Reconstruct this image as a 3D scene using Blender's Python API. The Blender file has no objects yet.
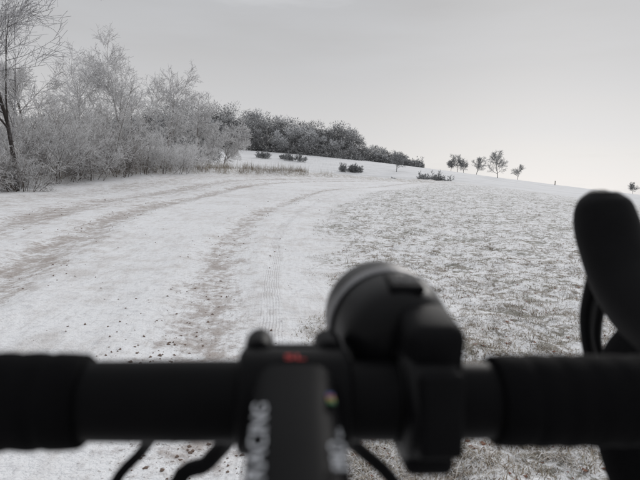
import bpy, math, random
import numpy as np
from mathutils import Vector, Matrix
random.seed(7); rng=np.random.default_rng(7)
sc=bpy.context.scene
sc.view_settings.view_transform='Standard'; sc.view_settings.look='None'; sc.view_settings.exposure=0

# ---------------------------------------------------------------- helpers
def link(o): sc.collection.objects.link(o); return o
def mk(name,V,F,mat=None,attrs=None,smooth=False,parent=None):
    V=np.asarray(V,dtype=np.float32); F=np.asarray(F,dtype=np.int32); k=F.shape[1]
    me=bpy.data.meshes.new(name)
    me.vertices.add(len(V)); me.vertices.foreach_set('co',V.ravel())
    me.loops.add(F.size); me.loops.foreach_set('vertex_index',F.ravel())
    me.polygons.add(len(F)); me.polygons.foreach_set('loop_start',np.arange(0,F.size,k,dtype=np.int32))
    if smooth: me.polygons.foreach_set('use_smooth',np.ones(len(F),dtype=bool))
    me.update(calc_edges=True)
    if attrs:
        for n,a in attrs.items():
            at=me.attributes.new(n,'FLOAT','POINT'); at.data.foreach_set('value',np.asarray(a,dtype=np.float32))
    if mat: me.materials.append(mat)
    o=bpy.data.objects.new(name,me); link(o)
    if parent: o.parent=parent
    return o
def hsh(ix,iy,s):
    h=(ix.astype(np.int64)*374761393+iy.astype(np.int64)*668265263+s*974634777)&0xffffffff
    h=((h^(h>>13))*1274126177)&0xffffffff
    return ((h^(h>>16))&0xffff)/65535.0
def vn(x,y,s=0):
    x=np.asarray(x,float); y=np.asarray(y,float)
    ix=np.floor(x); iy=np.floor(y); fx=x-ix; fy=y-iy
    fx=fx*fx*(3-2*fx); fy=fy*fy*(3-2*fy)
    a=hsh(ix,iy,s);b=hsh(ix+1,iy,s);c=hsh(ix,iy+1,s);d=hsh(ix+1,iy+1,s)
    return (a*(1-fx)+b*fx)*(1-fy)+(c*(1-fx)+d*fx)*fy
def sstep(a,b,x):
    t=np.clip((x-a)/(b-a),0,1); return t*t*(3-2*t)
def catmull(P,n=8):
    P=[np.array(p,float) for p in P]; P=[2*P[0]-P[1]]+P+[2*P[-1]-P[-2]]; out=[]
    for i in range(1,len(P)-2):
        for j in range(n):
            t=j/n; p0,p1,p2,p3=P[i-1:i+3]
            out.append(.5*((2*p1)+(-p0+p2)*t+(2*p0-5*p1+4*p2-p3)*t*t+(-p0+3*p1-3*p2+p3)*t**3))
    out.append(P[-2]); return np.array(out)
def pdist(x,y,C):
    best=np.full(x.shape,1e9); sgn=np.ones(x.shape)
    for a,b in zip(C[:-1],C[1:]):
        d=b-a; L2=d@d
        t=np.clip(((x-a[0])*d[0]+(y-a[1])*d[1])/L2,0,1)
        qx=x-(a[0]+t*d[0]); qy=y-(a[1]+t*d[1]); r=np.hypot(qx,qy)
        s=np.where(d[1]*(x-a[0])-d[0]*(y-a[1])>=0,1,-1)
        m=r<best; best=np.where(m,r,best); sgn=np.where(m,s,sgn)
    return best*sgn

# ---------------------------------------------------------------- terrain
CP=np.array([(0,-5,0),(-3,0,0),(3,0,0),(0,5,0),(-3,5,0),(4,6,0),(-.6,16,.1),(1,28,.35),(7.4,50,.83),(-6,12,.08),
(-17.7,30,.47),(-15.4,38,1.15),(-11,50,1.74),(0,65,1.92),(11.8,80,1.64),(23,85,1.6),(22,60,.78),(16.8,35,.3),(14.7,25,.06),
(8,15,.05),(12,14,0),(35,60,-1.2),(30,30,-1.4),(30,0,-.9),(25,12,-.6),(17.7,120,1.3),(-26.5,120,4.5),(-5.5,150,6.0),(36,150,4.1),(63.5,150,1.3),(42,100,.2),
(-36,220,14.2),(4,220,11.8),(48.6,220,7.3),(89,220,3.1),(130,220,-1.1),(-130,220,12),(190,220,-6),
(-40,320,11),(6,320,9),(70,320,3),(130,320,-3),(200,320,-9),(-190,320,9),
(-25,30,.9),(-22,45,2.2),(-42,60,4),(-25,10,.35),(-60,120,8),(-100,50,6),(-50,-20,.8),(0,-30,-.3),(40,-30,-1.5),(90,60,-5),(100,120,-3),(-10,20,.25),(-5,35,.75)],float)
def ker(r): return np.sqrt(r*r+36)
D=np.hypot(CP[:,None,0]-CP[None,:,0],CP[:,None,1]-CP[None,:,1])
W=np.linalg.solve(ker(D)+np.eye(len(CP))*0.02,CP[:,2])
E=catmull([(.05,-40),(.05,0),(.055,2.86),(.09,4),(.12,6.5),(.05,11.2),(.2,18.6),(1.6,28.5),(7.4,50),(23,82),(60,108),(120,150)])
Lc=catmull([(-22,-40),(-22,0),(-20,20),(-17.7,30),(-15.4,38),(-11,50),(0,64),(11.8,78),(25,90),(60,117),(120,160)])
R0=catmull([(-5,-20),(-6,2),(-7,12),(-8.6,21),(-8.3,32),(-5,50),(8,70),(24,88),(60,115)])
R1=catmull([(-2,-20),(-3,1),(-3.8,6.4),(-4.5,9.3),(-5.7,15.6),(-6.1,24),(-5.0,38),(-1,52),(10,68),(23,84),(60,112)])
R2=catmull([(-.5,-20),(-.6,0),(-.85,3.7),(-1.35,7),(-1.8,11.6),(-1.9,20),(.4,37),(8.2,58),(23,83),(60,109)])
T=catmull([(-.25,-20),(-.25,0),(-.36,4),(-.68,8),(-.9,16),(.4,29),(5.3,48.5),(22,82.3)])
def H0(x,y):
    x=np.asarray(x,float); y=np.asarray(y,float)
    z=np.zeros(x.shape)
    for w,(cx,cy,_) in zip(W,CP): z+=w*ker(np.hypot(x-cx,y-cy))
    r=np.hypot(x,y); far=-.018*r
    k=sstep(260,480,r); return z*(1-k)+far*k
def fields(x,y):
    return pdist(x,y,E),pdist(x,y,Lc)
def H(x,y,full=True):
    x=np.atleast_1d(np.asarray(x,float)); y=np.atleast_1d(np.asarray(y,float))
    z=H0(x,y); e,l=fields(x,y)
    wob=(vn(x*.7,y*.25,3)-.5)*.5
    g=sstep(-.1,.8,e+wob)*sstep(110,70,y)
    v=sstep(.3,-1.5,l)
    fine=(vn(x*7,y*7,1)-.5)*.055+(vn(x*2.6,y*2.6,2)-.5)*.08+(vn(x*17,y*17,5)-.5)*.02
    z=z+g*(fine+.035)+v*(fine*1.5+.1)
    z=z+.32*sstep(.1,-1.0,l)*sstep(-7,-2,l)*(.5+vn(x*.4,y*.4,51))*sstep(110,80,y)
    rd=(1-g)*(1-v)
    for C,w,dp in ((R0,.45,.04),(R1,.4,.055),(R2,.35,.035)):
        d=pdist(x,y,C); z-=rd*dp*np.exp(-(d/w)**2)*(.6+.8*vn(x*1.3,y*.8,4)); z+=rd*dp*.5*np.exp(-((np.abs(d)-w*1.7)/.2)**2)
    z+=rd*((vn(x*9,y*6,6)-.5)*.018+(vn(x*3,y*1.5,8)-.5)*.03)
    return z
def Hs(x,y): return float(H(x,y)[0])

# ---------------------------------------------------------------- material helpers
class NT:
    def __init__(s,name):
        s.m=bpy.data.materials.new(name); s.m.use_nodes=True; s.t=s.m.node_tree; s.b=s.t.nodes['Principled BSDF']
    def n(s,typ,**k):
        nd=s.t.nodes.new(typ)
        for a,v in k.items(): setattr(nd,a,v)
        return nd
    def l(s,a,b): s.t.links.new(a,b)
    def val(s,x,sock):
        if isinstance(x,(int,float)): sock.default_value=x
        elif isinstance(x,tuple): sock.default_value=(*x,1) if len(x)==3 and sock.type=='RGBA' else x
        else: s.l(x,sock)
    def math(s,op,a,b=0,clamp=False):
        nd=s.n('ShaderNodeMath',operation=op); nd.use_clamp=clamp
        s.val(a,nd.inputs[0]); s.val(b,nd.inputs[1]); return nd.outputs[0]
    def mix(s,f,a,b):
        nd=s.n('ShaderNodeMix',data_type='RGBA'); s.val(f,nd.inputs[0]); s.val(a,nd.inputs[6]); s.val(b,nd.inputs[7]); return nd.outputs[2]
    def noise(s,vec,scale,detail=3,rough=.6):
        nd=s.n('ShaderNodeTexNoise'); nd.inputs['Scale'].default_value=scale; nd.inputs['Detail'].default_value=detail; nd.inputs['Roughness'].default_value=rough
        if vec is not None: s.l(vec,nd.inputs['Vector'])
        return nd.outputs[0]
    def attr(s,n): return s.n('ShaderNodeAttribute',attribute_name=n).outputs['Fac']
    def step(s,x,a,b):
        nd=s.n('ShaderNodeMapRange',interpolation_type='SMOOTHSTEP'); s.val(x,nd.inputs[0]); nd.inputs[1].default_value=a; nd.inputs[2].default_value=b
        return nd.outputs[0]
    def pos(s): return s.n('ShaderNodeNewGeometry').outputs['Position']
    def bump(s,h,st,dist):
        nd=s.n('ShaderNodeBump'); nd.inputs['Strength'].default_value=st; nd.inputs['Distance'].default_value=dist; s.l(h,nd.inputs['Height']); s.l(nd.outputs[0],s.b.inputs['Normal'])
def simple(name,col,rough=.5,metal=0,spec=.5,bump=None):
    t=NT(name); P=t.n('ShaderNodeTexCoord').outputs['Object']
    nz=t.noise(P,90,3)
    c2=tuple(min(1,c*1.5+.001) for c in col)
    t.l(t.mix(nz,col,c2),t.b.inputs['Base Color'])
    t.b.inputs['Roughness'].default_value=rough; t.b.inputs['Metallic'].default_value=metal; t.b.inputs['Specular IOR Level'].default_value=spec
    if bump: t.bump(t.noise(P,bump[0],2),bump[1],.0008)
    return t.m

# ground material
g=NT('snowy_ground'); P=g.pos()
A=g.attr('a_grass'); Dt=g.attr('a_dirt'); Tr=g.attr('a_tread'); Ac=g.attr('a_across'); Fa=g.attr('a_far'); Vg=g.attr('a_verge')
sep=g.n('ShaderNodeSeparateXYZ'); g.l(P,sep.inputs[0])
n_big=g.noise(P,.35,3); n_med=g.noise(P,2.2,4,.65); n_f=g.noise(P,11,4,.7); n_ff=g.noise(P,45,2,.7)
cmb=g.n('ShaderNodeCombineXYZ'); g.val(g.math('MULTIPLY',Ac,5.0),cmb.inputs[0]); g.val(g.math('MULTIPLY',sep.outputs[1],1.1),cmb.inputs[1])
n_st=g.noise(cmb.outputs[0],1.0,5,.72)
cmb2=g.n('ShaderNodeCombineXYZ'); g.val(g.math('MULTIPLY',Ac,20.0),cmb2.inputs[0]); g.val(g.math('MULTIPLY',sep.outputs[1],3.2),cmb2.inputs[1])
n_st2=g.noise(cmb2.outputs[0],1.0,3,.7)
snow=g.mix(n_med,(.76,.77,.79),(.87,.875,.885))
snow=g.mix(g.step(n_f,.48,.75),snow,(.63,.63,.65))
film=g.math('MULTIPLY',g.step(g.math('ADD',g.math('MULTIPLY',n_st,.4),g.math('ADD',g.math('MULTIPLY',n_med,.35),g.math('MULTIPLY',n_big,.35))),.50,.68),.48)
road=g.mix(film,snow,(.45,.41,.385))
road=g.mix(g.math('MULTIPLY',g.step(n_st2,.50,.70),.27),road,(.43,.40,.38))
dsum=g.math('ADD',g.math('MULTIPLY',Dt,.72),g.math('ADD',g.math('MULTIPLY',g.math('SUBTRACT',n_st,.5),1.3),g.math('ADD',g.math('MULTIPLY',g.math('SUBTRACT',n_f,.5),1.7),g.math('MULTIPLY',g.math('SUBTRACT',n_med,.5),1.2))))
dm=g.math('MULTIPLY',g.step(dsum,.20,.85),g.step(Dt,.0,.4))
brown=g.mix(n_f,(.20,.16,.14),(.45,.395,.36))
road=g.mix(g.math('MULTIPLY',dm,.74),road,brown)
spk=g.math('MULTIPLY',g.step(n_ff,.60,.69),g.step(g.math('ADD',Dt,g.math('MULTIPLY',n_med,.9)),.4,1.0))
road=g.mix(g.math('MULTIPLY',spk,.7),road,(.13,.095,.08))
wv=g.math('SINE',g.math('ADD',g.math('MULTIPLY',Tr,230.0),g.math('MULTIPLY',n_med,10.0)))
wm=g.math('MULTIPLY',g.step(g.math('ABSOLUTE',g.math('ADD',Tr,g.math('MULTIPLY',g.math('SUBTRACT',n_big,.5),.25))),.13,.07),g.step(g.math('ADD',wv,g.math('MULTIPLY',n_f,1.2)),.3,1.3))
wm=g.math('MULTIPLY',wm,g.math('MULTIPLY',g.step(sep.outputs[1],45,18),g.step(n_st,.34,.52)))
road=g.mix(g.math('MULTIPLY',wm,.40),road,(.36,.345,.35))
# grass field
n_g=g.noise(P,14,5,.8); n_g2=g.noise(P,4.2,4,.7); n_g3=g.noise(P,1.1,3,.6)
gv=g.math('ADD',g.math('MULTIPLY',n_g,.5),g.math('ADD',g.math('MULTIPLY',n_g2,.42),g.math('MULTIPLY',n_g3,.2)))
gm=g.step(gv,.545,.62)
gcol=g.mix(g.step(n_ff,.3,.7),(.12,.10,.08),(.36,.315,.27))
gcol=g.mix(g.step(n_g3,.45,.62),gcol,(.19,.18,.145))
gs=g.mix(g.math('MULTIPLY',gm,.9),snow,gcol)
col=g.mix(A,road,gs)
vs=g.mix(g.math('MULTIPLY',g.step(g.math('ADD',n_g2,g.math('MULTIPLY',n_med,.4)),.55,.8),.7),snow,(.30,.26,.21))
col=g.mix(Vg,col,vs)
rot=g.n('ShaderNodeMapping'); rot.inputs['Rotation'].default_value=(0,0,.5); rot.inputs['Scale'].default_value=(.03,.4,1); g.l(P,rot.inputs[0])
nf=g.noise(rot.outputs[0],1.0,4,.65)
fs=g.mix(g.math('MULTIPLY',g.step(nf,.42,.68),.5),(.72,.725,.74),(.48,.485,.48))
col=g.mix(Fa,col,fs)
g.l(col,g.b.inputs['Base Color']); g.b.inputs['Roughness'].default_value=.85; g.b.inputs['Specular IOR Level'].default_value=.15
hb=g.math('ADD',g.math('MULTIPLY',n_f,.8),g.math('ADD',g.math('MULTIPLY',n_ff,.3),g.math('MULTIPLY',n_st2,.35)))
g.bump(hb,.9,.04)

A0=2.2; u=np.linspace(-math.asinh(3200/A0),math.asinh(3200/A0),640); xs=A0*np.sinh(u)
B0=2.6; v=np.linspace(-math.asinh(400/B0),math.asinh(3800/B0),640); ys=3.0+B0*np.sinh(v)
X,Y=np.meshgrid(xs,ys); X=X.ravel(); Y=Y.ravel(); Z=H(X,Y)
nx=len(xs); ny=len(ys)
i=np.arange(nx-1)[None,:]+nx*np.arange(ny-1)[:,None]; i=i.ravel()
F=np.stack([i,i+1,i+nx+1,i+nx],1)
e,l=fields(X,Y); wob=(vn(X*.9,Y*.5,3)-.5)*.9+(vn(X*4,Y*3,9)-.5)*.5
a_grass=sstep(-.15,.55,e+wob)
a_verge=sstep(.8,-1.0,l+wob*2)
dirt=np.zeros(X.shape)
for C,w,k in ((R0,.85,.9),(R1,.6,1.0),(R2,.38,.82)):
    d=pdist(X,Y,C); dirt=np.maximum(dirt,k*np.exp(-(d/(w*(.75+.6*vn(X*.5,Y*.35,41))))**2)*(.65+.45*vn(X*.8,Y*.5,40)))
d1=pdist(X,Y,R1); dirt=np.maximum(dirt,.55*np.exp(-((d1+1.6)/.7)**2)); dirt=np.maximum(dirt,.6*np.exp(-((pdist(X,Y,R0)+3.5)/2.4)**2))
tr=pdist(X,Y,T)
a_far=sstep(84,100,Y+(vn(X*.1,Y*.1,11)-.5)*14-np.clip(X,-50,0)*.2)
mk('ground',np.stack([X,Y,Z],1),F,g.m,dict(a_grass=a_grass,a_dirt=dirt,a_tread=tr,a_across=np.where(np.abs(tr)<60,tr,0),a_far=a_far,a_verge=a_verge),smooth=True)

# ---------------------------------------------------------------- vegetation materials
def twigmat(name,bark,frost,bias,k=.95):
    t=NT(name); geo=t.n('ShaderNodeNewGeometry'); s=t.n('ShaderNodeSeparateXYZ'); t.l(geo.outputs['Normal'],s.inputs[0])
    tone=t.attr('tone'); nz=t.noise(geo.outputs['Position'],6,2)
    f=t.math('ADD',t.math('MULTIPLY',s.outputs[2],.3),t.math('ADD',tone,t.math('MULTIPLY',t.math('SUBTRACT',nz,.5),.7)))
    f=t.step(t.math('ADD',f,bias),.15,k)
    t.l(t.mix(f,bark,frost),t.b.inputs['Base Color']); t.b.inputs['Roughness'].default_value=.9; t.b.inputs['Specular IOR Level'].default_value=.1
    return t.m
M_tree=twigmat('frosted_bark',(.05,.043,.04),(.66,.66,.68),.10)
M_bush=twigmat('frosted_twigs',(.11,.09,.075),(.80,.80,.81),.18)
M_far=twigmat('frosted_shrub_twigs',(.07,.07,.07),(.46,.47,.48),.22)
M_wood=twigmat('frosted_forest_twigs',(.17,.17,.172),(.64,.65,.665),.14,1.2)
t=NT('frosted_grass_blades'); tone=t.attr('tone')
r=t.n('ShaderNodeValToRGB'); t.l(tone,r.inputs[0]); cr=r.color_ramp
cr.elements[0].position=0; cr.elements[0].color=(.10,.06,.04,1); cr.elements[1].position=1; cr.elements[1].color=(.78,.78,.79,1)
for p,c in ((.22,(.19,.14,.10)),(.4,(.20,.18,.135)),(.6,(.38,.33,.27)),(.75,(.60,.58,.56))):
    q=cr.elements.new(p); q.color=(*c,1)
t.l(r.outputs[0],t.b.inputs['Base Color']); t.b.inputs['Roughness'].default_value=.9; t.b.inputs['Specular IOR Level'].default_value=.1; M_grass=t.m

# ---------------------------------------------------------------- segment -> tubes
def segmesh(name,S,mat,loc=(0,0,0)):
    S=np.array(S); p0=S[:,0:3];p1=S[:,3:6];r0=S[:,6];r1=S[:,7];tn=S[:,8]
    Vs=[];Fs=[];Ts=[];off=0
    for lo,hi,k in ((.045,9,8),(.0,.045,3)):
        m=(S[:,6]>=lo)&(S[:,6]<hi)
        if not m.any(): continue
        a=p0[m];b=p1[m];d=b-a; L=np.linalg.norm(d,axis=1,keepdims=True)+1e-9; d=d/L; b=b+d*r1[m][:,None]*.4
        ref=np.where(np.abs(d[:,2:3])<.9,np.array([[0,0,1.]]),np.array([[1.,0,0]]))
        uu=np.cross(d,ref); uu/=np.linalg.norm(uu,axis=1,keepdims=True); vv=np.cross(d,uu)
        n=len(a); ang=np.arange(k)*2*math.pi/k
        c=np.cos(ang)[None,:,None]; s_=np.sin(ang)[None,:,None]
        ring=c*uu[:,None,:]+s_*vv[:,None,:]
        v0=a[:,None,:]+ring*r0[m][:,None,None]; v1=b[:,None,:]+ring*r1[m][:,None,None]
        V=np.concatenate([v0,v1],1).reshape(-1,3)
        base=(np.arange(n)*2*k)[:,None]; j=np.arange(k)[None,:]; j2=(j+1)%k
        Fq=np.stack([base+j,base+j2,base+k+j2,base+k+j],-1).reshape(-1,4)+off
        Vs.append(V);Fs.append(Fq);Ts.append(np.repeat(tn[m],2*k)); off+=len(V)
    V=np.concatenate(Vs); o=mk(name,V,np.concatenate(Fs),mat,dict(tone=np.concatenate(Ts)))
    o.location=loc; return o
def rv(s=1): return np.array([random.gauss(0,s),random.gauss(0,s),random.gauss(0,s)])
def nrm(v): return v/(math.sqrt(v[0]*v[0]+v[1]*v[1]+v[2]*v[2])+1e-9)
def cross(a,b): return np.array([a[1]*b[2]-a[2]*b[1],a[2]*b[0]-a[0]*b[2],a[0]*b[1]-a[1]*b[0]])
def kid(d,ang):
    a=nrm(cross(d,nrm(rv()))); return nrm(d*math.cos(ang)+a*math.sin(ang))
def grow(S,p,d,L,r,lev,K,up,wig,rt,steps=None,rmin=.006,start=.3):
    n=steps or (5 if lev==0 else 4 if lev==1 else 3 if lev<4 else 2)
    pts=[p]; 
    for i in range(n):
        d=nrm(d+rv(wig)+np.array([0,0,up])); q=p+d*L/n
        ra=max(r*(1-.75*i/n),rmin); rb=max(r*(1-.75*(i+1)/n),rmin)
        S.append((*p,*q,ra,rb,rt+.13*lev+random.uniform(-.12,.12))); p=q; pts.append((q,d))
    if lev<len(K):
        for c in range(K[lev]):
            f=start+(1-start)*(c+random.random())/K[lev]; k=min(n-1,int(f*n)); q0=pts[k][0] if k>0 else pts[0]; q1,dd=pts[k+1]
            tt=f*n-k; q=q0*(1-tt)+q1*tt
            grow(S,q,kid(dd,math.radians(random.uniform(28,62))),L*random.uniform(.42,.68)*(1.15-.45*f),max(r*(1-.75*f)*.55,rmin),lev+1,K,up,wig,rt,None,rmin,.15)
def tree(name,x,y,h,K=(10,7,6,5),lean=(0,0),r=None,mat=M_tree,seed=1,up=.05,rt=.0,rmin=.008,start=.28,wig=.09):
    random.seed(seed); S=[]
    grow(S,np.array([0,0,-.2]),nrm(np.array([lean[0],lean[1],1.])),h*.9,r or h*.018,0,K,up,wig,rt,6,rmin,start)
    return segmesh(name,S,mat,(x,y,Hs(x,y)))
def bush(name,x,y,h,w,stems=16,K=(6,5,4),seed=1,mat=M_bush,rt=.15,rmin=.007):
    random.seed(seed); S=[]
    for i in range(stems):
        a=random.uniform(0,6.28); rr=random.random()**.5
        b=np.array([math.cos(a)*rr*w*.28,math.sin(a)*rr*w*.28,-.1]); d=nrm(np.array([math.cos(a)*rr*w*.42,math.sin(a)*rr*w*.42,h*.6]))
        grow(S,b,d,h*random.uniform(.5,.95),.012+.005*h,0,K,.03,.13,rt,4,rmin,.08)
    return segmesh(name,S,mat,(x,y,Hs(x,y)))

tree('bare_tree',-15.9,28.5,12.5,K=(18,9,6,5),lean=(-.01,0),r=.13,seed=11,rt=.10,rmin=.009,start=.22,up=.03,wig=.08)
tree('bare_tree',-19.5,30,9.5,K=(10,7,6,4),lean=(.05,0),seed=12,rt=.2)
sd=30
for (x,y,h,w) in [(-18.9,31.5,3.4,4),(-17.2,33,3.8,4.5),(-15.4,28.2,2.0,3.0),(-16.5,34.5,3.2,4),(-15.7,36.5,4.2,4),(-16.2,40,4.4,5),(-14.6,39.5,3.0,3.6),(-14.2,43,3.9,4.5),(-13.3,45.5,3.4,4),(-12.4,47.5,2.6,3.5),(-12.0,51,2.8,4),(-20,36,4.6,5),(-22,31,4,5),(-16.4,26.6,2.6,4.0),(-17.8,42,4.8,5),(-16.9,30.2,2.4,3.2),(-22,24,3.4,4.5),(-18.6,26.5,2.8,4)]:
    sd+=1; bush('frosted_bush',x,y,h,w,seed=sd,rt=random.uniform(-.05,.36))
for (x,y,h,s) in [(-21.5,60,10.2,61),(-17.6,62,8.6,62),(-25.5,58,9,63),(-14.8,66,6.8,64),(-28,52,8.5,65),(-12.6,70,5.0,66)]:
    tree('frosted_tree',x,y,h,K=(13,8,7,4),seed=s,rt=random.uniform(.04,.24),rmin=.016,start=.1,up=.02,mat=M_bush)
for k,(x,y,h,w) in enumerate([(-17,160,2.0,4),(-8,160,2.6,6.5),(-11,163,2.0,4),(6.6,140,2.3,5),(8.6,141,1.8,3),(23,116,2.9,5.4),(25.5,117,2.5,4.4),(-30,110,3,6),(-22,85,3,5),(-16.5,75,3.5,5),(15.5,122,1.3,2.6)]):
    bush('field_shrub',x,y,h,w,stems=20,K=(6,5,3),seed=100+k,mat=M_far,rt=.0,rmin=.026)
for k,(x,y,h,K) in enumerate([(20.5,150,4.6,(14,8,5)),(53,214,6.0,(14,8,6)),(55.5,214,4.8,(14,8,6)),(60.5,214,6.2,(14,8,6)),(58,180,7.6,(14,8,6)),(77,215,5.6,(12,7,5)),(50.5,214,4.2,(14,8,6)),(112,196,3.4,(12,8,6))]):
    tree('field_tree',x,y,h,K=K,seed=(171 if k==0 else 140+k),mat=M_far,rt=.0,rmin=.03,start=.2,wig=.1,up=.05)

# distant forest, one mesh: trunks + clumps of fine twigs
Vs=[];Fs=[];Ts=[];off=0
hx=[-140,-100,-50,-30,-8,4,12,16,24,31,38]; hh=[15,16,18.5,16.5,14.5,14,12,8,6,5,3]
def addt(V,tn):
    global off
    Vs.append(V);Fs.append(np.arange(len(V)).reshape(-1,3)+off);Ts.append(tn); off+=len(V)
def crown(cx,cy,z0,h,n,size,tb):
    w=h*rng.uniform(.27,.40); nl=13
    lob=np.stack([rng.uniform(-.8,.8,nl)*w,rng.uniform(-.8,.8,nl)*w,rng.uniform(.15,.88,nl)*h],1); lob[:,:2]*=(1.1-.8*np.abs(lob[:,2:3]/h-.5)); lr=rng.uniform(.28,.55,nl)*w
    c=rng.integers(0,nl,n); dirs=rng.normal(size=(n,3)); dirs/=np.linalg.norm(dirs,axis=1,keepdims=True)
    rad=lr[c]*rng.uniform(.1,1.12,n)**.65
    p=lob[c]+dirs*rad[:,None]; p[:,2]=np.clip(p[:,2],.01*h,None)
    o1=rng.normal(size=(n,3))*size*.22; o2=dirs*size*rng.uniform(.4,2.2,(n,1))+rng.normal(size=(n,3))*size*.4; o2[:,2]+=size*.15
    V=np.stack([p-o1,p+o1,p+o2],1).reshape(-1,3)+np.array([cx,cy,z0])
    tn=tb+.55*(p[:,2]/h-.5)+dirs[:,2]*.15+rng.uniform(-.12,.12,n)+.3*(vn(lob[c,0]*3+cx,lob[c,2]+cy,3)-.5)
    addt(V,np.repeat(tn,3))
    for a in (0,1.57):
        r_=h*.012; dx=math.cos(a)*r_;dy=math.sin(a)*r_
        addt(np.array([(cx-dx,cy-dy,z0-.5),(cx+dx,cy+dy,z0-.5),(cx,cy,z0+h*.85)]),np.full(3,-.3))
xx=-140; random.seed(5)
while xx<38:
    for row in range(4):
        y=198+row*9+random.uniform(-4,4); x=xx+random.uniform(-2,2)
        if x>14: y=205+row*3+random.uniform(-1,1)
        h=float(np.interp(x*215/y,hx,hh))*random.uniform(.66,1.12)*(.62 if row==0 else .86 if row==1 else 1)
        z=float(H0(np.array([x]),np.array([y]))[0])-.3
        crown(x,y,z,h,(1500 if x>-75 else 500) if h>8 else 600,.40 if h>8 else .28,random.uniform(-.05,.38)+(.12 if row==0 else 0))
    xx+=3.4 if xx<14 else 2.0
n=26000; x=rng.uniform(-140,38,n); y=195+rng.uniform(0,8,n)+np.where(x>14,8,0); z=H0(x,y)+np.abs(rng.normal(0,1.3,n))*(.5+vn(x*.3,y*.3,9))
c=np.stack([x,y,z],1); o1=rng.normal(size=(n,3))*.13; o2=rng.normal(size=(n,3))*.35; o2[:,2]=np.abs(o2[:,2])+.2
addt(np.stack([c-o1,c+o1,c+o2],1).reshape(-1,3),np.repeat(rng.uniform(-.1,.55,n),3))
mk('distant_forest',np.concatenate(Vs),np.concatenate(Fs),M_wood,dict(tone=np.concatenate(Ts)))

V=[];F=[]
def box(cx,cy,cz,sx,sy,sz):
    o=len(V)
    for a in (-1,1):
        for b in (-1,1):
            for c in (-1,1): V.append((cx+a*sx/2,cy+b*sy/2,cz+c*sz/2))
    for q in ((0,1,3,2),(4,6,7,5),(0,4,5,1),(2,3,7,6),(0,2,6,4),(1,5,7,3)): F.append([o+k for k in q])
zz=Hs(77,180); box(77,180,zz+.6,.18,.18,1.4); box(77,180,zz+1.33,.26,.26,.06)
mk('fence_post',V,F,simple('weathered_wood',(.09,.075,.06),.9))

# ---------------------------------------------------------------- grass blades
def blades(name,px,py,n,lmin,lmax,wd,lean,tmu,seed,spread):
    r=np.random.default_rng(seed); N=len(px)
    bx=np.repeat(px,n)+r.normal(size=N*n)*spread; by=np.repeat(py,n)+r.normal(size=N*n)*spread
    bz=H(bx,by)-.008; dist=np.repeat(np.hypot(px,py),n)
    az=r.uniform(0,6.283,N*n); L=r.uniform(lmin,lmax,N*n)*np.repeat(r.uniform(.5,1.2,N),n)
    ln=r.uniform(*lean,N*n); w=wd*r.uniform(.6,1.4,N*n)*(1+dist*.045)
    dx=np.cos(az);dy=np.sin(az); sx=-dy*w;sy=dx*w
    b0=np.stack([bx-sx,by-sy,bz],1); b1=np.stack([bx+sx,by+sy,bz],1)
    m=np.stack([bx+dx*L*.5*np.sin(ln*.7),by+dy*L*.5*np.sin(ln*.7),bz+L*.5*np.cos(ln*.7)],1)
    ms=np.stack([sx*.7,sy*.7,0*sx],1)
    tip=m+np.stack([dx*L*.5*np.sin(ln*1.3),dy*L*.5*np.sin(ln*1.3),L*.5*np.cos(ln*1.3)],1)
    V=np.stack([b0,b1,m-ms,m+ms,tip-ms*.2,tip+ms*.2],1).reshape(-1,3)
    o=(np.arange(N*n)*6)[:,None]; F=np.concatenate([o+np.array([[0,1,3,2]]),o+np.array([[2,3,5,4]])])
    tt=np.clip(np.repeat(r.normal(tmu,.2,N),n)+r.normal(0,.16,N*n),0,1)
    T_=np.stack([tt-.12,tt-.12,tt,tt,tt+.16,tt+.16],1).ravel()
    return mk(name,V,F,M_grass,dict(tone=np.clip(T_,0,1)))
N=46000
yy=np.exp(rng.uniform(math.log(1.4),math.log(75),N)); ang=rng.uniform(-.15,.95,N); gx=yy*np.tan(ang)*.95
ee=pdist(gx,yy,E); keep=(ee>-.25)&(vn(gx*1.6,yy*1.6,21)*.55+vn(gx*5,yy*5,22)*.45+np.clip(ee,-.3,.6)*.2>.50)
gx=gx[keep];yy=yy[keep]
blades('field_grass',gx,yy,8,.025,.09,.0017,(.9,1.65),.58,3,.035)
N=1500; yy=np.exp(rng.uniform(math.log(1.8),math.log(60),N)); ang=rng.uniform(-.1,.9,N); gx=yy*np.tan(ang); ee=pdist(gx,yy,E); k=ee>.3
blades('grass_tufts',gx[k],yy[k],9,.05,.14,.0016,(.4,1.3),.5,4,.03)
N=8000; tq=rng.uniform(0,1,N); li=(tq*(len(Lc)-1)).astype(int)
sel=Lc[li]; vx=sel[:,0]-np.abs(rng.normal(0,1.6,N))-.5+rng.normal(0,.3,N); vy=sel[:,1]+rng.normal(0,2.4,N); ll=pdist(vx,vy,Lc)
k=(ll<-.2)&(vy>5)&(vy<66)&(vn(vx*.8,vy*.8,77)>.35)
blades('dry_verge_grass',vx[k],vy[k],9,.15,1.0,.0035,(.05,.8),.66,6,.2)
N=1500; vx=rng.uniform(-22,-10,N); vy=rng.uniform(22,50,N); ll=pdist(vx,vy,Lc); k=(ll<-.7)&(ll>-3.2)&(vn(vx*.5,vy*.5,78)>.4)
blades('frosted_weeds',vx[k],vy[k],12,.8,2.1,.005,(.03,.45),.68,16,.22)

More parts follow.
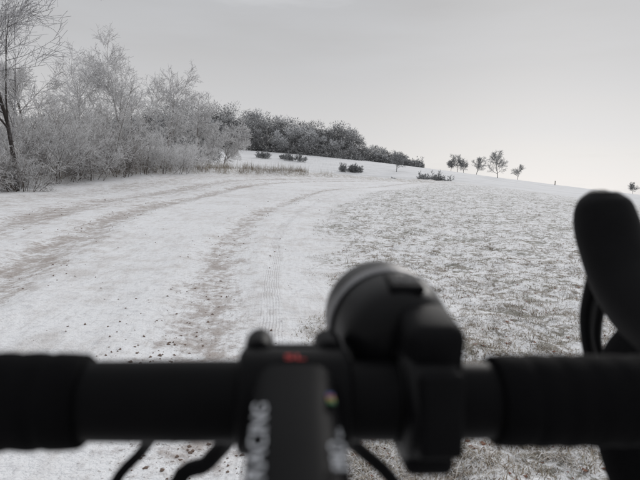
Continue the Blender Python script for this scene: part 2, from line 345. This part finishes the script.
# ---------------------------------------------------------------- dirt clods
def clods(name,px,py,size,mat,seed,flat=1.0):
    r=np.random.default_rng(seed); N=len(px); pz=H(px,py)
    base=np.array([(1,0,0),(-1,0,0),(0,1,0),(0,-1,0),(0,0,1),(0,0,-1)],float)
    V=base[None]*r.uniform(.5,1.3,(N,6,1))*size[:,None,None]*np.array([1,1,.7*flat])+r.normal(size=(N,6,3))*size[:,None,None]*.12
    a=r.uniform(0,6.28,N); c=np.cos(a)[:,None];s=np.sin(a)[:,None]
    V=np.stack([V[:,:,0]*c-V[:,:,1]*s,V[:,:,0]*s+V[:,:,1]*c,V[:,:,2]],-1)
    V+=np.stack([px,py,pz+size*.1],1)[:,None,:]
    f=np.array([(0,2,4),(2,1,4),(1,3,4),(3,0,4),(2,0,5),(1,2,5),(3,1,5),(0,3,5)])
    return mk(name,V.reshape(-1,3),(np.arange(N)[:,None,None]*6+f[None]).reshape(-1,3),mat)
M_clod=simple('frozen_mud',(.15,.11,.09),.95,bump=(400,.5))
N=13000; yy=np.exp(rng.uniform(math.log(1.8),math.log(40),N)); gx=yy*np.tan(rng.uniform(-.62,.05,N))
dd=np.minimum(np.minimum(np.abs(pdist(gx,yy,R1)),np.abs(pdist(gx,yy,R2))),np.abs(pdist(gx,yy,R0)))
k=(rng.random(N)<.05+.5*np.exp(-(dd/.7)**2))&(vn(gx*1.5,yy*.8,31)>.45)&(pdist(gx,yy,E)<-.3)
gx=gx[k];yy=yy[k]
clods('mud_clods',gx,yy,.002+.013*rng.random(len(gx))**4*(1+yy*.06),M_clod,8)
N=1300; yy=np.exp(rng.uniform(math.log(1.8),math.log(30),N)); gx=yy*np.tan(rng.uniform(0,.8,N)); k=pdist(gx,yy,E)>0
clods('fallen_leaves',gx[k],yy[k],.008+.014*rng.random(k.sum()),simple('dead_leaf',(.19,.09,.06),.9),9,.35)

# ---------------------------------------------------------------- bicycle
M_bar=simple('black_alloy',(.002,.002,.0024),.45,0,.05)
M_tape=simple('black_bar_tape',(.002,.002,.0024),.8,0,.05,(260,.6))
M_rub=simple('black_rubber',(.0025,.0025,.003),.6,0,.07,(500,.3))
M_pl=simple('black_plastic',(.0025,.0025,.003),.36,0,.11)
M_white=simple('white_print',(.28,.29,.31),.5)
M_red=simple('red_print',(.30,.02,.02),.4)
M_sil=simple('grey_rim',(.12,.12,.125),.35,.5)
M_fr=simple('dark_frame_paint',(.01,.01,.012),.3)
M_glass=simple('lamp_lens',(.5,.52,.55),.1)
def empty(name,loc,rz=0):
    o=bpy.data.objects.new(name,None); link(o); o.location=loc; o.rotation_euler=(0,0,rz); o.empty_display_size=.05; return o
def tube(name,pts,rad,mat,parent,sides=28,n=6,flat=(1,1),power=2.0,caps=True,refv=(0,0,1)):
    if not hasattr(rad,'__len__'): rad=[rad]*len(pts)
    C=catmull([(*p,r) for p,r in zip(pts,rad)],n); P_=C[:,:3]; R=np.maximum(C[:,3],1e-5)
    Tn=np.gradient(P_,axis=0); Tn/=np.linalg.norm(Tn,axis=1,keepdims=True)
    ref=np.array(refv,float); V=[]
    for p,t_,r_ in zip(P_,Tn,R):
        if abs(ref@t_)>.98: ref=ref+np.array([.3,.2,0])
        a=np.cross(t_,ref); a/=np.linalg.norm(a); b=np.cross(a,t_); ref=b
        for k in range(sides):
            th=2*math.pi*k/sides; c=math.cos(th); s_=math.sin(th)
            c=math.copysign(abs(c)**(2/power),c); s_=math.copysign(abs(s_)**(2/power),s_)
            V.append(p+a*c*r_*flat[0]+b*s_*r_*flat[1])
    F=[]; m=len(P_)
    for i in range(m-1):
        for k in range(sides):
            k2=(k+1)%sides; F.append((i*sides+k,i*sides+k2,(i+1)*sides+k2,(i+1)*sides+k))
    if caps:
        for base,p in ((0,P_[0]),((m-1)*sides,P_[-1])):
            c=len(V); V.append(p)
            for k in range(0,sides): F.append((base+k,base+(k+1)%sides,c))
    me=bpy.data.meshes.new(name)
    me.from_pydata([tuple(v) for v in V],[],F); me.materials.append(mat)
    for p in me.polygons: p.use_smooth=True
    o=bpy.data.objects.new(name,me); link(o); o.parent=parent; return o
def rbox(name,c,s,bev,mat,parent,rot=(0,0,0)):
    import bmesh
    bm=bmesh.new(); bmesh.ops.create_cube(bm,size=1); bmesh.ops.scale(bm,vec=s,verts=bm.verts)
    bmesh.ops.bevel(bm,geom=bm.edges[:],offset=bev,segments=4,affect='EDGES',profile=.5)
    me=bpy.data.meshes.new(name); bm.to_mesh(me); bm.free(); me.materials.append(mat)
    for p in me.polygons: p.use_smooth=True
    o=bpy.data.objects.new(name,me); link(o); o.location=c; o.rotation_euler=rot; o.parent=parent; return o
def text(name,s,size,loc,rot,mat,parent,sx=1):
    cu=bpy.data.curves.new(name,'FONT'); cu.body=s; cu.size=size; cu.extrude=.0002; cu.align_x='CENTER'; cu.align_y='CENTER'; cu.materials.append(mat)
    o=bpy.data.objects.new(name,cu); link(o); o.location=loc; o.rotation_euler=rot; o.scale=(sx,1,1); o.parent=parent; return o
YAW=math.radians(4); ORG=(-.009,.212,1.112)
bk=empty('bicycle',ORG,YAW)
hb=.228
tube('handlebar_top',[(-.15,0,0),(-.05,0,0),(.05,0,0),(.15,0,0)],[.0142,.0159,.0159,.0142],M_bar,bk)
for s,nm in ((-1,'left'),(1,'right')):
    tube('bar_tape_'+nm,[(s*.086,0,0),(s*.15,0,0),(s*.19,.008,0),(s*.214,.03,0),(s*.225,.06,0),(s*hb,.09,0),(s*hb,.125,-.02),(s*hb,.136,-.06),(s*hb,.11,-.1),(s*hb,.06,-.125),(s*hb,-.01,-.13)],[.0183,.0182,.018,.018,.0175,.017,.016,.016,.016,.016,.016],M_tape,bk)
    for q in range(8):
        x=.097+q*.0115
        tube(f'tape_wrap_{nm}_{q}',[(s*x,0,0),(s*(x+.004),0,0),(s*(x+.0112),0,0)],[.0184,.0190,.0184],M_tape,bk,n=3,caps=False)
    tube('tape_collar_'+nm,[(s*.082,0,0),(s*.083,0,0),(s*.093,0,0),(s*.095,0,0)],[.0168,.0183,.0188,.0184],M_tape,bk,n=2)
    tube('hood_'+nm,[(s*.226,.062,.0),(s*.2285,.09,.004),(s*.2295,.115,.012),(s*.2290,.138,.026),(s*.2280,.154,.046),(s*.2265,.163,.064),(s*.2255,.167,.078),(s*.2250,.168,.086),(s*.2250,.168,.0885)],[.0195,.0215,.0225,.0222,.0220,.0216,.0185,.011,.002],M_rub,bk,n=6)
    tube('brake_lever_'+nm,[(s*.230,.160,.045),(s*.231,.172,.028),(s*.229,.178,.010),(s*.2275,.179,-.012),(s*.2305,.174,-.04),(s*.238,.166,-.066)],[.013,.0125,.0095,.008,.007,.003],M_pl,bk,flat=(.7,.5))
    tube('shift_paddle_'+nm,[(s*.230,.158,.02),(s*.2285,.164,.003),(s*.2275,.164,-.02),(s*.232,.16,-.04)],[.007,.0065,.006,.003],M_pl,bk,flat=(.6,.5))
# stem
tube('stem_clamp',[(-.0225,0,0),(-.0215,0,0),(-.019,0,0),(0,0,0),(.019,0,0),(.0215,0,0),(.0225,0,0)],[.0175,.0195,.0208,.0208,.0208,.0195,.0175],M_bar,bk,n=3,sides=40)
tube('stem_body',[(0,-.006,.0),(0,-.03,-.002),(0,-.07,-.006),(0,-.125,-.011)],[.0195,.0172,.016,.0165],M_bar,bk,power=3.2,sides=40)
tube('steerer_clamp',[(0,-.125,.008),(0,-.125,.007),(0,-.125,-.034),(0,-.125,-.035)],[.017,.019,.019,.017],M_bar,bk,n=2,refv=(0,1,0))
tube('top_cap',[(0,-.125,.0085),(0,-.125,.0105),(0,-.125,.0115)],[.0165,.0165,.013],M_pl,bk,n=2,refv=(0,1,0))
for s in (-1,1):
    for zz_,nn in ((.0175,'upper'),(-.0175,'lower')):
        tube(f'clamp_bolt_{nn}_{"l" if s<0 else "r"}',[(s*.0148,.004,zz_),(s*.0148,.006,zz_),(s*.0148,.022,zz_),(s*.0148,.0245,zz_),(s*.0148,.0255,zz_)],[.0035,.0058,.0060,.0048,.003],M_bar,bk,n=3)
rbox('faceplate',(0,.0175,0),(.038,.008,.036),.003,M_bar,bk)
text('stem_lettering_left','RACING',.0075,(-.0117,-.055,.0113),(.0,-.10,math.radians(90)),M_white,bk,1.5)
text('stem_lettering_right','PRO SL',.0070,(.0117,-.060,.0108),(.0,.10,math.radians(90)),M_white,bk,1.5)
text('clamp_logo','SL',.0050,(0,-.0060,.0200),(math.radians(17),0,0),M_red,bk,1.8)
for q,c in enumerate(((.02,.05,.20),(.22,.02,.02),(.25,.2,.03),(.03,.12,.05))):
    rbox(f'stem_stripe_{q}',(.0118,-.030-q*.0022,.0145),(.0026,.0014,.0008),.0002,simple(f'stripe_{q}',c,.4),bk,(-.05,.1,0))
tube('cable_brake_left',[(-.062,.012,-.012),(-.066,.04,-.033),(-.076,.06,-.052),(-.092,.06,-.075),(-.09,.04,-.12),(-.05,-.03,-.19),(-.02,-.08,-.22)],.0028,M_rub,bk,sides=12)
tube('cable_gear_left',[(-.032,.012,-.014),(-.030,.04,-.035),(-.041,.05,-.053),(-.058,.045,-.072),(-.05,-.03,-.16),(-.02,-.09,-.2)],.0042,M_rub,bk,sides=12)
tube('cable_brake_right',[(.015,.012,-.016),(.024,.035,-.031),(.036,.05,-.047),(.055,.053,-.067),(.07,.05,-.1),(.05,-.02,-.18),(.02,-.09,-.21)],.0032,M_rub,bk,sides=12)
hub=(0,.165,-.772); rh=(0,-.82,-.772)
tube('head_tube',[(0,-.124,-.037),(0,-.115,-.07),(0,-.08,-.18),(0,-.075,-.195)],[.019,.022,.022,.023],M_fr,bk,n=3,refv=(0,1,0))
for s in (-1,1):
    tube(f'fork_blade_{s}',[(0,-.073,-.2),(s*.03,-.05,-.26),(s*.045,-.025,-.33),(s*.05,.075,-.6),(s*.048,.165,-.772)],[.015,.015,.014,.010,.007],M_fr,bk,sides=16,refv=(0,1,0))
    tube(f'chain_stay_{s}',[(s*.03,-.42,-.84),(s*.05,-.6,-.81),(s*.06,-.82,-.772)],.009,M_fr,bk,sides=12)
    tube(f'seat_stay_{s}',[(s*.015,-.58,-.25),(s*.05,-.70,-.5),(s*.06,-.82,-.772)],.008,M_fr,bk,sides=12)
tube('top_tube',[(0,-.11,-.10),(0,-.3,-.15),(0,-.57,-.22)],.016,M_fr,bk)
tube('down_tube',[(0,-.085,-.17),(0,-.2,-.44),(0,-.41,-.83)],.02,M_fr,bk)
tube('seat_tube',[(0,-.42,-.84),(0,-.54,-.4),(0,-.58,-.22),(0,-.62,-.06)],.0155,M_fr,bk)
tube('saddle',[(0,-.50,-.045),(0,-.54,-.045),(0,-.62,-.04),(0,-.70,-.035),(0,-.76,-.03),(0,-.775,-.03)],[.01,.018,.03,.06,.068,.04],M_rub,bk,flat=(1,.35))
def wheel(nm,c):
    ring=[(c[0],c[1]+.335*math.cos(a),c[2]+.335*math.sin(a)) for a in np.linspace(0,2*math.pi,49)]
    tube(nm+'_tyre',ring,.0165,M_rub,bk,sides=14,n=2,caps=False,refv=(1,0,0))
    ring=[(c[0],c[1]+.311*math.cos(a),c[2]+.311*math.sin(a)) for a in np.linspace(0,2*math.pi,49)]
    tube(nm+'_rim',ring,.0105,M_sil,bk,sides=10,n=2,caps=False,refv=(1,0,0))
    tube(nm+'_hub',[(c[0]-.045,c[1],c[2]),(c[0],c[1],c[2]),(c[0]+.045,c[1],c[2])],.016,M_sil,bk,sides=12)
    S=[]
    for k in range(24):
        a=k*2*math.pi/24; S.append((c[0]+(.03 if k%2 else -.03),c[1],c[2],c[0],c[1]+.305*math.cos(a),c[2]+.305*math.sin(a),.0012,.0012,.5))
    o=segmesh(nm+'_spokes',S,M_sil); o.parent=bk
wheel('front_wheel',hub); wheel('rear_wheel',rh)

# bicycle light
bl=empty('bicycle_light',ORG,YAW)
cx_,cz_=.0470,.0190
tube('lamp_housing',[(cx_,.008,cz_),(cx_,.0085,cz_),(cx_,.012,cz_),(cx_,.020,cz_),(cx_,.036,cz_),(cx_,.055,cz_-.0005),(cx_,.075,cz_-.001),(cx_,.078,cz_-.001)],[.002,.012,.0195,.0245,.0276,.0288,.029,.027],M_pl,bl,sides=48,n=8)
tube('lamp_rim',[(cx_-.001,.040,cz_),(cx_-.001,.041,cz_),(cx_-.001,.045,cz_),(cx_-.001,.046,cz_)],[.0280,.0290,.0293,.0285],M_sil,bl,sides=48,n=2)
tube('lamp_lens',[(cx_,.0782,cz_-.001),(cx_,.082,cz_-.001),(cx_,.0835,cz_-.001)],[.0255,.020,.004],M_glass,bl,sides=48,n=4)
tube('mount_strap',[(.0415,0,0),(.043,0,0),(.046,0,0),(.060,0,0),(.063,0,0),(.0645,0,0)],[.018,.0215,.0232,.0232,.0215,.018],M_pl,bl,n=3,sides=40)
rbox('mount_block',(.055,.004,.018),(.0235,.032,.036),.006,M_rub,bl,(.15,0,0))
rbox('mount_lever',(.0545,-.0215,.003),(.017,.006,.032),.0025,M_rub,bl,(-.1,0,0))
rbox('strap_latch',(.054,-.004,-.0205),(.020,.020,.012),.004,M_rub,bl)
rbox('switch_button',(cx_+.002,.026,cz_+.0248),(.016,.020,.004),.0018,M_rub,bl,(.12,0,0))
text('lamp_label','LIGHT',.005,(cx_+.004,.024,cz_+.0272),(.6,.0,0),M_sil,bl)

# ---------------------------------------------------------------- sky + sun
w=bpy.data.worlds.new('World'); sc.world=w; w.use_nodes=True; nt=w.node_tree; N_=nt.nodes; Lk=nt.links
for n in list(N_): N_.remove(n)
out=N_.new('ShaderNodeOutputWorld'); mx=N_.new('ShaderNodeMixShader'); b1=N_.new('ShaderNodeBackground'); b2=N_.new('ShaderNodeBackground')
sky=N_.new('ShaderNodeTexSky'); sky.sky_type='NISHITA'; sky.sun_disc=False; sky.sun_elevation=math.radians(22); sky.sun_rotation=math.radians(22)
Lk.new(sky.outputs[0],b1.inputs[0]); b1.inputs[1].default_value=.06
tc=N_.new('ShaderNodeTexCoord'); sp=N_.new('ShaderNodeSeparateXYZ'); Lk.new(tc.outputs['Generated'],sp.inputs[0])
mp=N_.new('ShaderNodeMapping'); mp.inputs['Scale'].default_value=(1.5,1.5,8.5); Lk.new(tc.outputs['Generated'],mp.inputs[0])
nz=N_.new('ShaderNodeTexNoise'); nz.inputs['Scale'].default_value=2.3; nz.inputs['Detail'].default_value=5; nz.inputs['Roughness'].default_value=.5; Lk.new(mp.outputs[0],nz.inputs[0])
def M(op,a,b):
    m=N_.new('ShaderNodeMath'); m.operation=op
    for q,s in ((a,0),(b,1)):
        if isinstance(q,(int,float)): m.inputs[s].default_value=q
        else: Lk.new(q,m.inputs[s])
    return m.outputs[0]
el=M('ADD',sp.outputs[2],M('MULTIPLY',M('SUBTRACT',nz.outputs[0],.5),.26))
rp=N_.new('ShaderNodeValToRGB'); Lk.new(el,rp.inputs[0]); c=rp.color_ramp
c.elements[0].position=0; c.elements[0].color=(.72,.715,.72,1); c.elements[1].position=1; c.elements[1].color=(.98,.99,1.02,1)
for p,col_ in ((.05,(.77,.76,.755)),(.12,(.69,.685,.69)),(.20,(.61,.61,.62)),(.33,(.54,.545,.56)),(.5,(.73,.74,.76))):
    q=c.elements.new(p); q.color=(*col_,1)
vm=N_.new('ShaderNodeVectorMath'); vm.operation='DOT_PRODUCT'; Lk.new(tc.outputs['Generated'],vm.inputs[0]); vm.inputs[1].default_value=Vector((math.sin(math.radians(24)),math.cos(math.radians(24)),.08)).normalized()
gl=M('MULTIPLY',M('POWER',M('MAXIMUM',vm.outputs['Value'],0),24),.15)
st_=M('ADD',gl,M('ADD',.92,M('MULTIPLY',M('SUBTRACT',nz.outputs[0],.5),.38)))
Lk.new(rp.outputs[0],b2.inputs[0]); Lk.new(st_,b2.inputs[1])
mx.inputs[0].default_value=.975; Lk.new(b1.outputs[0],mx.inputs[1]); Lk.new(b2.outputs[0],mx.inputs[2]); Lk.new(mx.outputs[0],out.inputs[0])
sl=bpy.data.lights.new('sun','SUN'); sl.energy=1.0; sl.angle=math.radians(20); sl.color=(1,.97,.94)
so=bpy.data.objects.new('sun',sl); link(so)
dv=Vector((math.sin(math.radians(22))*math.cos(math.radians(22)),math.cos(math.radians(22))*math.cos(math.radians(22)),math.sin(math.radians(22))))
so.rotation_euler=dv.to_track_quat('Z','Y').to_euler()

# ---------------------------------------------------------------- camera
cam=bpy.data.cameras.new('camera'); co=bpy.data.objects.new('camera',cam); link(co)
cam.sensor_width=36; cam.lens=30.5; cam.clip_start=.01; cam.clip_end=9000
co.matrix_world=Matrix.Translation((0,0,1.2))@Matrix.Rotation(math.radians(84),4,'X')@Matrix.Rotation(math.radians(1.5),4,'Z')
cam.dof.use_dof=True; cam.dof.focus_distance=14; cam.dof.aperture_fstop=9
sc.camera=co
